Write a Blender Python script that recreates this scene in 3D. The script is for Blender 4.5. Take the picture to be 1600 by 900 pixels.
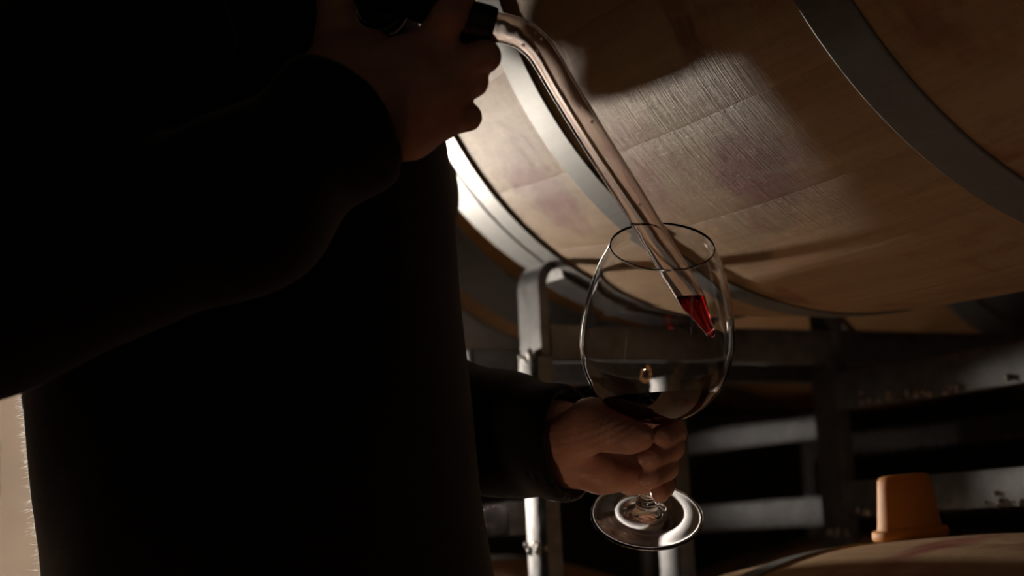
import bpy, bmesh, math, random
import numpy as np
from mathutils import Vector, Matrix

for o in list(bpy.data.objects):
    bpy.data.objects.remove(o, do_unlink=True)
sc = bpy.context.scene
COL = sc.collection
rng = random.Random(7)

# ------------------------------------------------------------------ camera
F_PX = 2600.0
PITCH, ROLL = 0.1512, 0.0483
_R = np.array([1, 0, 0.]); _U = np.array([0, -math.sin(PITCH), math.cos(PITCH)])
CF = np.array([0, math.cos(PITCH), math.sin(PITCH)])
CR = math.cos(ROLL) * _R - math.sin(ROLL) * _U
CU = math.sin(ROLL) * _R + math.cos(ROLL) * _U
cam_d = bpy.data.cameras.new('camera')
cam = bpy.data.objects.new('camera', cam_d)
COL.objects.link(cam)
cam.matrix_world = Matrix((
    (CR[0], CU[0], -CF[0], 0), (CR[1], CU[1], -CF[1], 0), (CR[2], CU[2], -CF[2], 0), (0, 0, 0, 1)))
cam_d.sensor_width = 36
cam_d.lens = F_PX / 1600 * 36
cam_d.clip_start = 0.02
cam_d.dof.use_dof = True
cam_d.dof.focus_distance = 1.11
cam_d.dof.aperture_fstop = 5.6
sc.camera = cam

# ------------------------------------------------------------------ light
w = bpy.data.worlds.new('cellar_air'); sc.world = w; w.use_nodes = True
bgn = w.node_tree.nodes['Background']
bgn.inputs[0].default_value = (1.0, 0.72, 0.55, 1)
bgn.inputs[1].default_value = 0.024
LAMP_POS = Vector((-1.16, 3.40, 0.20))
LAMP_R = 0.030
LAMP_EMIT = 7800.0
vs = sc.view_settings
vs.view_transform = 'Standard'; vs.look = 'None'; vs.gamma = 1; vs.use_curve_mapping = False
vs.exposure = 0.3

FLOOR = -0.98

# ------------------------------------------------------------------ helpers
def P3(x, y, Y):
    """point at distance Y in front of the lens plane seen at picture position x,y"""
    d = CF * F_PX + CR * (x - 800) + CU * (450 - y)
    return d * (Y / d[1])

def link(o, parent=None):
    COL.objects.link(o)
    if parent is not None: o.parent = parent
    return o

def empty(name, label, cat, group=None, M=None):
    o = bpy.data.objects.new(name, None); o.empty_display_size = 0.05
    link(o)
    if M is not None: o.matrix_world = M
    tag(o, label, cat, group)
    return o

def tag(o, label, cat, group=None, kind=None):
    o['label'] = label; o['category'] = cat
    if group: o['group'] = group
    if kind: o['kind'] = kind
    return o

def mesh(name, verts, faces, mat, parent=None, smooth=True, sharp=None):
    me = bpy.data.meshes.new(name)
    me.from_pydata([tuple(map(float, v)) for v in verts], [], [tuple(map(int, f)) for f in faces]); me.update()
    if smooth:
        me.polygons.foreach_set('use_smooth', [True] * len(me.polygons))
        if sharp: 
            try: me.set_sharp_from_angle(angle=math.radians(sharp))
            except Exception: pass
    o = bpy.data.objects.new(name, me)
    if mat: me.materials.append(mat)
    return link(o, parent)

def bm_obj(name, bm, mat, parent=None, smooth=False, sharp=None):
    bmesh.ops.recalc_face_normals(bm, faces=bm.faces)
    me = bpy.data.meshes.new(name); bm.to_mesh(me); bm.free()
    if smooth:
        me.polygons.foreach_set('use_smooth', [True] * len(me.polygons))
        if sharp: me.set_sharp_from_angle(angle=math.radians(sharp))
    me.materials.append(mat)
    return link(bpy.data.objects.new(name, me), parent)

def lathe(profile, n=96, closed=False):
    """profile (r,h) revolved round local Z. r==0 ends are poles"""
    V, Fc, rings = [], [], []
    for r, h in profile:
        if r < 1e-7:
            rings.append([len(V)]); V.append((0, 0, h))
        else:
            rings.append(list(range(len(V), len(V) + n)))
            for i in range(n):
                a = 2 * math.pi * i / n
                V.append((r * math.cos(a), r * math.sin(a), h))
    m = len(rings)
    for k in range(m if closed else m - 1):
        A_, B_ = rings[k], rings[(k + 1) % m]
        for i in range(n):
            j = (i + 1) % n
            if len(A_) == 1 and len(B_) == 1: continue
            if len(A_) == 1: Fc.append((A_[0], B_[j], B_[i]))
            elif len(B_) == 1: Fc.append((A_[i], A_[j], B_[0]))
            else: Fc.append((A_[i], A_[j], B_[j], B_[i]))
    return V, Fc

def catmull(pts, per=8):
    pts = [np.array(p, float) for p in pts]
    out = []
    n = len(pts)
    for i in range(n - 1):
        p0 = pts[max(i - 1, 0)]; p1 = pts[i]; p2 = pts[i + 1]; p3 = pts[min(i + 2, n - 1)]
        for k in range(per):
            t = k / per
            out.append(0.5 * ((2 * p1) + (-p0 + p2) * t + (2 * p0 - 5 * p1 + 4 * p2 - p3) * t * t + (-p0 + 3 * p1 - 3 * p2 + p3) * t ** 3))
    out.append(pts[-1])
    return out

def sweep(path, radii, n=40, caps=True):
    path = [np.array(p, float) for p in path]
    V, Fc = [], []
    t0 = path[1] - path[0]; t0 /= np.linalg.norm(t0)
    ref = np.array([0, 0, 1.]) if abs(t0[2]) < .9 else np.array([1., 0, 0])
    nrm = ref - t0 * (ref @ t0); nrm /= np.linalg.norm(nrm)
    for k, p in enumerate(path):
        a = path[max(k - 1, 0)]; b = path[min(k + 1, len(path) - 1)]
        t = b - a; t /= np.linalg.norm(t)
        nrm = nrm - t * (nrm @ t); nrm /= np.linalg.norm(nrm)
        bn = np.cross(t, nrm)
        r = radii[k] if hasattr(radii, '__len__') else radii
        for i in range(n):
            an = 2 * math.pi * i / n
            V.append(p + r * (math.cos(an) * nrm + math.sin(an) * bn))
    for k in range(len(path) - 1):
        for i in range(n):
            j = (i + 1) % n
            Fc.append((k * n + i, k * n + j, (k + 1) * n + j, (k + 1) * n + i))
    if caps:
        V.append(path[0]); c0 = len(V) - 1; V.append(path[-1]); c1 = len(V) - 1
        L = (len(path) - 1) * n
        for i in range(n):
            j = (i + 1) % n
            Fc.append((c0, j, i)); Fc.append((c1, L + i, L + j))
    return V, Fc

def box_bm(bm, M, sx, sy, sz, bevel=0.0):
    r = bmesh.ops.create_cube(bm, size=1.0)
    vs_ = r['verts']
    bmesh.ops.scale(bm, vec=(sx, sy, sz), verts=vs_)
    if bevel:
        ed = list({e for v in vs_ for e in v.link_edges})
        rb = bmesh.ops.bevel(bm, geom=ed, offset=bevel, segments=2, affect='EDGES', profile=0.5)
        vs_ = list({v for f in rb['faces'] for v in f.verts} | {v for v in vs_ if v.is_valid})
    bmesh.ops.transform(bm, matrix=M, verts=vs_)

# ---- signed distance modelling (surface nets) for bodies and cloth
def cap(Pn, a, b, ra, rb):
    a = np.asarray(a, float); b = np.asarray(b, float); ba = b - a
    t = np.clip(((Pn - a) @ ba) / (ba @ ba), 0, 1)
    return np.linalg.norm(Pn - a - t[..., None] * ba, axis=-1) - (ra + (rb - ra) * t)

def ell(Pn, c, r, Rm=None):
    q = Pn - np.asarray(c, float)
    if Rm is not None: q = q @ Rm
    r = np.asarray(r, float)
    k0 = np.linalg.norm(q / r, axis=-1); k1 = np.linalg.norm(q / (r * r), axis=-1) + 1e-9
    return k0 * (k0 - 1) / k1

def smin(a, b, k):
    h = np.clip(.5 + .5 * (b - a) / k, 0, 1)
    return b + (a - b) * h - k * h * (1 - h)

def smax(a, b, k): return -smin(-a, -b, k)

def nets(fn, lo, hi, h):
    lo = np.asarray(lo, float); hi = np.asarray(hi, float)
    n = np.ceil((hi - lo) / h).astype(int) + 1
    gx, gy, gz = [lo[i] + h * np.arange(n[i]) for i in range(3)]
    Pn = np.stack(np.meshgrid(gx, gy, gz, indexing='ij'), -1)
    Fd = fn(Pn)
    Fd[0], Fd[-1] = 1, 1; Fd[:, 0], Fd[:, -1] = 1, 1; Fd[:, :, 0], Fd[:, :, -1] = 1, 1
    S = Fd < 0
    cs = [(i, j, k) for i in (0, 1) for j in (0, 1) for k in (0, 1)]
    nc = n - 1
    def cut(Arr, c): return Arr[c[0]:c[0] + nc[0], c[1]:c[1] + nc[1], c[2]:c[2] + nc[2]]
    cnt = sum(cut(S, c).astype(np.int8) for c in cs)
    act = (cnt > 0) & (cnt < 8)
    idx = -np.ones(nc, int); ii = np.argwhere(act); idx[act] = np.arange(len(ii))
    acc = np.zeros((len(ii), 3)); num = np.zeros(len(ii))
    val = {c: cut(Fd, c)[act] for c in cs}
    for a in cs:
        for ax in range(3):
            if a[ax]: continue
            b = list(a); b[ax] = 1; b = tuple(b)
            va, vb = val[a], val[b]; m = (va < 0) != (vb < 0)
            t = np.where(m, va / np.where(m, va - vb, 1), 0)
            p = np.tile(np.array(a, float), (len(ii), 1)); p[:, ax] += t
            acc[m] += p[m]; num[m] += 1
    V = lo + h * (ii + acc / num[:, None])
    Q = []
    for ax in range(3):
        o1, o2 = [(1, 2), (2, 0), (0, 1)][ax]
        sl0 = [slice(1, nc[i]) for i in range(3)]; sl0[ax] = slice(0, nc[ax])
        sl1 = list(sl0); sl1[ax] = slice(1, nc[ax] + 1)
        A_ = S[tuple(sl0)]; B_ = S[tuple(sl1)]
        e = np.argwhere(A_ != B_)
        if not len(e): continue
        base = e + np.array([0 if i == ax else 1 for i in range(3)])
        ins = A_[tuple(e.T)]
        d1 = np.zeros(3, int); d1[o1] = 1; d2 = np.zeros(3, int); d2[o2] = 1
        q = [idx[tuple((base - d1 * i - d2 * j).T)] for i, j in ((0, 0), (1, 0), (1, 1), (0, 1))]
        q = np.stack(q, 1)
        q[~ins] = q[~ins][:, ::-1]
        Q.append(q)
    Q = np.concatenate(Q)
    return V, Q

# ------------------------------------------------------------------ materials
def new_mat(name):
    m = bpy.data.materials.new(name); m.use_nodes = True
    nt = m.node_tree
    return m, nt, nt.nodes['Principled BSDF']

def N(nt, t, **kw):
    n = nt.nodes.new(t)
    for k, v in kw.items(): setattr(n, k, v)
    return n

def simple(name, col, rough=0.5, metal=0.0, bump=0.0, bscale=80, var=0.0, spec=None):
    m, nt, b = new_mat(name)
    b.inputs['Base Color'].default_value = (*col, 1); b.inputs['Roughness'].default_value = rough
    b.inputs['Metallic'].default_value = metal
    if spec is not None: b.inputs['Specular IOR Level'].default_value = spec
    if bump or var:
        tc = N(nt, 'ShaderNodeTexCoord'); nz = N(nt, 'ShaderNodeTexNoise')
        nz.inputs['Scale'].default_value = bscale; nz.inputs['Detail'].default_value = 6
        nt.links.new(tc.outputs['Object'], nz.inputs['Vector'])
        if bump:
            bp = N(nt, 'ShaderNodeBump'); bp.inputs['Strength'].default_value = bump; bp.inputs['Distance'].default_value = 0.002
            nt.links.new(nz.outputs['Fac'], bp.inputs['Height']); nt.links.new(bp.outputs['Normal'], b.inputs['Normal'])
        if var:
            mx = N(nt, 'ShaderNodeMix', data_type='RGBA', blend_type='MULTIPLY'); mx.inputs[0].default_value = 1
            rp = N(nt, 'ShaderNodeValToRGB')
            rp.color_ramp.elements[0].position = .35; rp.color_ramp.elements[1].position = .7
            lo_ = 1 - var; rp.color_ramp.elements[0].color = (lo_, lo_, lo_, 1); rp.color_ramp.elements[1].color = (1, 1, 1, 1)
            nt.links.new(nz.outputs['Fac'], rp.inputs['Fac'])
            mx.inputs[6].default_value = (*col, 1); nt.links.new(rp.outputs['Color'], mx.inputs[7])
            nt.links.new(mx.outputs[2], b.inputs['Base Color'])
    return m

def math_(nt, op, a, b=None):
    n = N(nt, 'ShaderNodeMath', operation=op)
    for i, v in enumerate((a, b)):
        if v is None: continue
        if isinstance(v, (int, float)): n.inputs[i].default_value = v
        else: nt.links.new(v, n.inputs[i])
    return n.outputs[0]

STAINS = [((.037, 1.368, .287), .075), ((.106, 1.24, .271), .085), ((.168, 1.17, .240), .075), ((-.02, 1.50, .315), .05), ((.26, 1.2, -.02), .12)]
def oak(name, base, dark, stain=0.6):
    """local X runs along the stave"""
    m, nt, b = new_mat(name)
    tc = N(nt, 'ShaderNodeTexCoord'); oi = N(nt, 'ShaderNodeObjectInfo')
    off = N(nt, 'ShaderNodeVectorMath', operation='ADD')
    sc_ = N(nt, 'ShaderNodeVectorMath', operation='SCALE'); sc_.inputs['Scale'].default_value = 7.3
    cmb = N(nt, 'ShaderNodeCombineXYZ')
    for i in range(3): nt.links.new(oi.outputs['Random'], cmb.inputs[i])
    nt.links.new(cmb.outputs[0], sc_.inputs[0])
    nt.links.new(tc.outputs['Object'], off.inputs[0]); nt.links.new(sc_.outputs[0], off.inputs[1])
    def noise(scale3, det=4, rough=.55, dist=0, src=None):
        mp = N(nt, 'ShaderNodeMapping'); mp.inputs['Scale'].default_value = scale3
        nt.links.new(src or off.outputs[0], mp.inputs['Vector'])
        n = N(nt, 'ShaderNodeTexNoise'); n.inputs['Scale'].default_value = 1; n.inputs['Detail'].default_value = det
        n.inputs['Roughness'].default_value = rough; n.inputs['Distortion'].default_value = dist
        nt.links.new(mp.outputs[0], n.inputs['Vector'])
        return n.outputs['Fac']
    grain = noise((6, 170, 170), 5, .6, .3)
    fig = noise((2.2, 26, 26), 3, .5, .8)
    geo = N(nt, 'ShaderNodeNewGeometry')
    st = noise((8, 8, 9), 4, .6, .7, src=geo.outputs['Position'])
    rp = N(nt, 'ShaderNodeValToRGB')
    rp.color_ramp.elements[0].position = .3; rp.color_ramp.elements[0].color = (*dark, 1)
    rp.color_ramp.elements[1].position = .72; rp.color_ramp.elements[1].color = (*base, 1)
    mixg = math_(nt, 'ADD', math_(nt, 'MULTIPLY', grain, .55), math_(nt, 'MULTIPLY', fig, .45))
    nt.links.new(mixg, rp.inputs['Fac'])
    # tone per stave
    hsv = N(nt, 'ShaderNodeHueSaturation')
    nt.links.new(math_(nt, 'ADD', math_(nt, 'MULTIPLY', oi.outputs['Random'], .12), .94), hsv.inputs['Value'])
    nt.links.new(rp.outputs['Color'], hsv.inputs['Color'])
    # wine stain
    rs = N(nt, 'ShaderNodeValToRGB'); rs.color_ramp.elements[0].position = .50; rs.color_ramp.elements[1].position = .68
    spot = None
    for c_, r_ in STAINS:
        vd = N(nt, 'ShaderNodeVectorMath', operation='DISTANCE'); vd.inputs[1].default_value = c_
        nt.links.new(geo.outputs['Position'], vd.inputs[0])
        mr = N(nt, 'ShaderNodeMapRange'); mr.inputs['From Min'].default_value = 0; mr.inputs['From Max'].default_value = r_
        mr.inputs['To Min'].default_value = .22; mr.inputs['To Max'].default_value = 0
        nt.links.new(vd.outputs['Value'], mr.inputs['Value'])
        spot = mr.outputs[0] if spot is None else math_(nt, 'MAXIMUM', spot, mr.outputs[0])
    nt.links.new(math_(nt, 'ADD', math_(nt, 'SUBTRACT', st, .04), spot), rs.inputs['Fac'])
    mx = N(nt, 'ShaderNodeMix', data_type='RGBA', blend_type='MULTIPLY')
    nt.links.new(math_(nt, 'MULTIPLY', rs.outputs['Color'], stain), mx.inputs[0])
    nt.links.new(hsv.outputs['Color'], mx.inputs[6]); mx.inputs[7].default_value = (.64, .28, .35, 1)
    nt.links.new(mx.outputs[2], b.inputs['Base Color'])
    b.inputs['Roughness'].default_value = .62
    b.inputs['Specular IOR Level'].default_value = .3
    # relief: sanding lines round the barrel, pores and grain along it
    sand = noise((800, 11, 11), 3, .65, .15)
    pores = noise((230, 420, 420), 3, .7)
    hgt = math_(nt, 'ADD', math_(nt, 'MULTIPLY', sand, .75), math_(nt, 'ADD', math_(nt, 'MULTIPLY', grain, .25), math_(nt, 'MULTIPLY', pores, .36)))
    bp = N(nt, 'ShaderNodeBump'); bp.inputs['Strength'].default_value = 1.0; bp.inputs['Distance'].default_value = .0014
    nt.links.new(hgt, bp.inputs['Height']); nt.links.new(bp.outputs['Normal'], b.inputs['Normal'])
    return m

def glass_mat(name, ior=1.5, col=(1, 1, 1), rough=0.0):
    m, nt, b = new_mat(name)
    b.inputs['Base Color'].default_value = (*col, 1); b.inputs['Roughness'].default_value = rough
    b.inputs['Transmission Weight'].default_value = 1; b.inputs['IOR'].default_value = ior
    return m

def wine_mat(name, dens):
    m, nt, b = new_mat(name)
    b.inputs['Base Color'].default_value = (1, .93, .93, 1); b.inputs['Roughness'].default_value = 0
    b.inputs['Transmission Weight'].default_value = 1; b.inputs['IOR'].default_value = 1.34
    va = N(nt, 'ShaderNodeVolumeAbsorption'); va.inputs['Color'].default_value = (.86, .03, .10, 1); va.inputs['Density'].default_value = dens
    nt.links.new(va.outputs[0], nt.nodes['Material Output'].inputs['Volume'])
    return m

def metal_mat(name, col, rough, scale3, bump=.2, spots=0.25, metallic=.75):
    m, nt, b = new_mat(name)
    tc = N(nt, 'ShaderNodeTexCoord'); mp = N(nt, 'ShaderNodeMapping'); mp.inputs['Scale'].default_value = scale3
    nt.links.new(tc.outputs['Object'], mp.inputs[0])
    nz = N(nt, 'ShaderNodeTexNoise'); nz.inputs['Scale'].default_value = 1; nz.inputs['Detail'].default_value = 6
    nt.links.new(mp.outputs[0], nz.inputs['Vector'])
    n2 = N(nt, 'ShaderNodeTexNoise'); n2.inputs['Scale'].default_value = 60; n2.inputs['Detail'].default_value = 5
    nt.links.new(tc.outputs['Object'], n2.inputs['Vector'])
    rp = N(nt, 'ShaderNodeValToRGB'); rp.color_ramp.elements[0].position = .3; rp.color_ramp.elements[1].position = .7
    rp.color_ramp.elements[0].color = (*[c * (1 - spots) for c in col], 1); rp.color_ramp.elements[1].color = (*col, 1)
    nt.links.new(math_(nt, 'ADD', math_(nt, 'MULTIPLY', nz.outputs['Fac'], .5), math_(nt, 'MULTIPLY', n2.outputs['Fac'], .5)), rp.inputs['Fac'])
    nt.links.new(rp.outputs['Color'], b.inputs['Base Color'])
    b.inputs['Metallic'].default_value = metallic; b.inputs['Roughness'].default_value = rough
    bp = N(nt, 'ShaderNodeBump'); bp.inputs['Strength'].default_value = bump; bp.inputs['Distance'].default_value = .0008
    nt.links.new(nz.outputs['Fac'], bp.inputs['Height']); nt.links.new(bp.outputs['Normal'], b.inputs['Normal'])
    return m

def cloth_mat(name, col, scale=900):
    m, nt, b = new_mat(name)
    tc = N(nt, 'ShaderNodeTexCoord'); nz = N(nt, 'ShaderNodeTexNoise'); nz.inputs['Scale'].default_value = scale; nz.inputs['Detail'].default_value = 3
    nt.links.new(tc.outputs['Object'], nz.inputs['Vector'])
    bp = N(nt, 'ShaderNodeBump'); bp.inputs['Strength'].default_value = .5; bp.inputs['Distance'].default_value = .001
    nt.links.new(nz.outputs['Fac'], bp.inputs['Height']); nt.links.new(bp.outputs['Normal'], b.inputs['Normal'])
    b.inputs['Base Color'].default_value = (*col, 1); b.inputs['Roughness'].default_value = .95
    b.inputs['Specular IOR Level'].default_value = .1
    b.inputs['Sheen Weight'].default_value = .3; b.inputs['Sheen Roughness'].default_value = .4
    return m

M_OAK = oak('pale_oak', (.64, .44, .26), (.44, .28, .15), 1.0)
M_OAK2 = oak('warm_light_oak', (.58, .31, .12), (.38, .18, .06), .2)  # warm bounce light on the rear barrels put into a more orange oak
M_HOOP = metal_mat('galvanised_hoop', (.24, .245, .245), .5, (12, 12, 500), .15, .2, .4)
M_STEEL = metal_mat('rack_steel', (.30, .30, .31), .55, (60, 60, 60), .5, .35)
M_WELD = simple('weld_metal', (.55, .53, .5), .35, .4)
M_GLASS = glass_mat('clear_glass', 1.5)
M_TUBE = glass_mat('tube_glass', 1.47, (.97, .90, .87), .05)
M_WINE = wine_mat('red_wine', 480)
M_WINE2 = wine_mat('red_wine_drop', 520)
M_BLACK = simple('black_rubber', (.010, .010, .010), .45)
M_JACKET = cloth_mat('black_fleece', (.010, .009, .011))
M_TROUSER = cloth_mat('dark_trousers', (.012, .012, .016))
M_CONC = simple('concrete', (.10, .075, .055), .85, 0, .3, 6, .3)
M_PLASTER = simple('beige_plaster', (.58, .46, .36), .9, 0, .2, 5, .15)
M_SHADE_WALL = simple('shade_dark_wall', (.035, .03, .027), .9, 0, .4, 4, .3)  # wall colour darkened to stand for shade and hold back bounce
M_CEIL = simple('dark_ceiling', (.05, .045, .04), .9, 0, .2, 5, .15)
M_FIBRE, nt, b = new_mat('fleece_fibre')
tl = N(nt, 'ShaderNodeBsdfTranslucent'); tl.inputs['Color'].default_value = (.75, .72, .70, 1)
nt.links.new(tl.outputs[0], nt.nodes['Material Output'].inputs['Surface'])
M_LEATHER = simple('shoe_leather', (.02, .015, .012), .4)

# ------------------------------------------------------------------ barrel frame of reference
YAW = -1.0742
AX = np.array([math.cos(YAW), math.sin(YAW), 0]); PX = np.array([-AX[1], AX[0], 0]); ZX = np.array([0, 0, 1.])
BC = np.array([0.3604, 1.2707, 0.5172])
RB, RH, HL = .345, .285, .47
def rad(u): return RB - (RB - RH) * (u / HL) ** 2
def W(s, v, z):
    p = BC + s * AX + v * PX
    return np.array([p[0], p[1], z])
def frame(s, v, z):
    p = W(s, v, z)
    return Matrix(((AX[0], PX[0], 0, p[0]), (AX[1], PX[1], 0, p[1]), (0, 0, 1, p[2]), (0, 0, 0, 1)))

# ------------------------------------------------------------------ room
def slab(name, lo, hi, mat):
    bm = bmesh.new(); lo = Vector(lo); hi = Vector(hi); c = (lo + hi) / 2; d = hi - lo
    box_bm(bm, Matrix.Translation(c), d.x, d.y, d.z)
    o = bm_obj(name, bm, mat); o['kind'] = 'structure'; return o
slab('floor', (-4.5, -2.5, FLOOR - .1), (6.5, 6.2, FLOOR), M_CONC)
slab('ceiling', (-4.5, -2.5, 2.3), (6.5, 6.2, 2.4), M_CEIL)
slab('wall_back', (-4.5, 6.0, FLOOR), (6.5, 6.2, 2.3), M_SHADE_WALL)
slab('wall_left', (-4.6, -2.5, FLOOR), (-4.5, 6.0, 2.3), M_SHADE_WALL)
slab('lit_wall_1', (-3.1, 5.93, FLOOR), (-1.62, 6.0, 1.35), M_PLASTER)  # separate pale slab: the stretch of back wall that the lamp lights

# ------------------------------------------------------------------ barrels
WID = [1.0, 1.25, .8, 1.1, .9, 1.3, .85, 1.0, 1.2, .8, 1.1, 1.0, .9, 1.25, 1.1, .8, 1.0, 1.3, .9, 1.1, .85, 1.2, 1.0, .9, 1.1, .8]
TOT = sum(WID)
stave_cache = {}
def stave_mesh(wd):
    if wd in stave_cache: return stave_cache[wd]
    half = math.pi * wd / TOT
    us = np.linspace(-HL, HL, 25); nu = len(us)
    th = [-1, -.975, -.5, 0, .5, .975, 1]; nt_ = len(th)
    V, Fc = [], []
    for lay, sub in ((0, 0), (1, .026)):
        for u in us:
            for t in th:
                a = t * (half - .00012)
                r = rad(u) - sub - (.00025 if abs(t) == 1 and lay == 0 else 0)
                V.append((u, r * math.sin(a), -r * math.cos(a)))
    def ix(l, i, j): return l * nu * nt_ + i * nt_ + j
    for i in range(nu - 1):
        for j in range(nt_ - 1):
            Fc.append((ix(0, i, j), ix(0, i + 1, j), ix(0, i + 1, j + 1), ix(0, i, j + 1)))
            Fc.append((ix(1, i, j), ix(1, i, j + 1), ix(1, i + 1, j + 1), ix(1, i + 1, j)))
        for j, fl in ((0, 0), (nt_ - 1, 1)):
            q = (ix(0, i, j), ix(1, i, j), ix(1, i + 1, j), ix(0, i + 1, j))
            Fc.append(q[::-1] if fl else q)
    for j in range(nt_ - 1):
        for i, fl in ((0, 0), (nu - 1, 1)):
            q = (ix(0, i, j), ix(0, i, j + 1), ix(1, i, j + 1), ix(1, i, j))
            Fc.append(q[::-1] if fl else q)
    me = bpy.data.meshes.new('stave'); me.from_pydata(V, [], Fc); me.update()
    bm = bmesh.new(); bm.from_mesh(me); bmesh.ops.recalc_face_normals(bm, faces=bm.faces); bm.to_mesh(me); bm.free()
    me.polygons.foreach_set('use_smooth', [True] * len(me.polygons)); me.set_sharp_from_angle(angle=math.radians(35))
    stave_cache[wd] = me
    return me
hoop_cache = {}
def hoop_mesh(u0, u1):
    k = (u0, u1)
    if k in hoop_cache: return hoop_cache[k]
    t = .0018
    us = [u0, u0 + .001, (u0 + u1) / 2, u1 - .001, u1]
    prof = [(rad(u0) + .0002, u0)] + [(rad(u) + (t if 0 < i < 4 else t * .6) + .0006, u) for i, u in enumerate(us)] + [(rad(u1) + .0002, u1)]
    V, Fc = lathe([(r, h) for r, h in prof], 160)
    # a lap joint plate and two rivets at the top
    V = [(z, x, y) for x, y, z in V]
    base = len(V)
    bm = bmesh.new()
    for v in V: bm.verts.new(v)
    bm.verts.ensure_lookup_table()
    for f in Fc: bm.faces.new([bm.verts[i] for i in f])
    um = (u0 + u1) / 2
    for a in (2.2, 2.3):
        r = rad(um) + t
        Mx = Matrix.Translation((um, r * math.sin(a), r * math.cos(a)))
        bmesh.ops.create_uvsphere(bm, u_segments=10, v_segments=6, radius=.004, matrix=Mx)
    bmesh.ops.recalc_face_normals(bm, faces=bm.faces)
    me = bpy.data.meshes.new('hoop'); bm.to_mesh(me); bm.free()
    me.polygons.foreach_set('use_smooth', [True] * len(me.polygons)); me.set_sharp_from_angle(angle=math.radians(12))
    me.materials.append(M_HOOP)
    hoop_cache[k] = me
    return me
HOOPS = [(-.470, -.3995), (-.3935, -.351), (-.190, -.1525), (.151, .1905), (.351, .3935), (.3995, .470)]
HOOPS_B = [(-.435, -.365), (-.335, -.245), (.245, .335), (.365, .435)]
head_me = None
def barrel(s, v, z, label, mat=None, hoops=HOOPS, spin=0.0, group='oak barrels stacked on the racks'):
    global head_me
    root = empty('wine_barrel', label, 'barrel', group, frame(s, v, z) @ Matrix.Rotation(spin, 4, 'X'))
    a = 0
    for wd in WID:
        a += math.pi * wd / TOT
        o = bpy.data.objects.new('stave', stave_mesh(wd)); link(o, root)
        if not o.data.materials: o.data.materials.append(M_OAK)
        if mat is not None:
            o.material_slots[0].link = 'OBJECT'; o.material_slots[0].material = mat
        o.rotation_euler = (a, 0, 0)
        a += math.pi * wd / TOT
    for h in hoops: link(bpy.data.objects.new('hoop', hoop_mesh(*h)), root)
    if head_me is None:
        V, Fc = lathe([(0, 0), (.262, 0), (.262, .02), (0, .02)], 64)
        me = bpy.data.meshes.new('head'); me.from_pydata([(q[2], q[0], q[1]) for q in V], [], Fc); me.update()
        me.materials.append(M_OAK); head_me = me
    for x in (-.44, .42):
        o = link(bpy.data.objects.new('head', head_me), root); o.location = (x, 0, 0)
    return root
ZU, ZL = BC[2], -.356
B0 = barrel(0, 0, ZU, 'large pale oak barrel with wine stains that the glass tube crosses in front of', spin=.06)
BL = barrel(0, 0, ZL, 'lower oak barrel with the amber bung standing on its top', spin=.9)
barrel(-.985, .05, ZU, 'oak barrel tinted for warm bounce light, behind the rack upright beside the black jacket', M_OAK2, HOOPS_B, .3)
barrel(0, .75, ZU, 'oak barrel just beyond the large stained one, its underside showing below it', M_OAK2, HOOPS, .5)
barrel(-.985, .75, ZU, 'dim oak barrel whose underside shows right of the wine in the glass', M_OAK2, HOOPS, 1.1)
barrel(-.985, 1.5, ZU, 'far dim oak barrel glimpsed at the right edge between the rack bars', M_OAK2, HOOPS, 2.1)
barrel(-.985, 0, ZL, 'dark lower oak barrel behind the foot of the wine glass', M_OAK2, HOOPS, .2)
barrel(0, .75, ZL, 'dark lower oak barrel behind the amber bung', M_OAK2, HOOPS, 1.7)
barrel(-.985, .75, ZL, 'dark lower oak barrel farthest back below the bright rack bars', M_OAK2, HOOPS, 2.3)

# ------------------------------------------------------------------ racks
def bar(name, parent, a, b, w1, w2, d1, bevel=.0015, mat=M_STEEL):
    """bar from a to b; w1 wide along direction d1, w2 across"""
    a = Vector(a); b = Vector(b); t = (b - a); L = t.length; t.normalize()
    d1 = Vector(d1); d1 = (d1 - t * d1.dot(t)).normalized(); d2 = t.cross(d1)
    c = (a + b) / 2
    M = Matrix(((t.x, d1.x, d2.x, c.x), (t.y, d1.y, d2.y, c.y), (t.z, d1.z, d2.z, c.z), (0, 0, 0, 1)))
    bm = bmesh.new(); box_bm(bm, Matrix(), L, w1, w2, bevel)
    o = bm_obj(name, bm, mat, None, True, 30)
    COLm = M
    o.parent = parent
    o.matrix_parent_inverse = parent.matrix_world.inverted()
    o.matrix_world = M
    return o
def beads(parent, pts, rmin, rmax, seed):
    r_ = random.Random(seed); bm = bmesh.new()
    for p in pts:
        q = Vector(p)
        rr = r_.uniform(rmin, rmax)
        Mx = Matrix.Translation(q) @ Matrix.Diagonal((r_.uniform(.7, 1.2), r_.uniform(.7, 1.2), r_.uniform(.8, 1.8), 1))
        bmesh.ops.create_icosphere(bm, subdivisions=2, radius=rr, matrix=Mx)
    o = bm_obj('weld_bead', bm, M_WELD, None, True)
    o.parent = parent; o.matrix_parent_inverse = parent.matrix_world.inverted(); o['kind'] = 'stuff'
    return o
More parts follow.
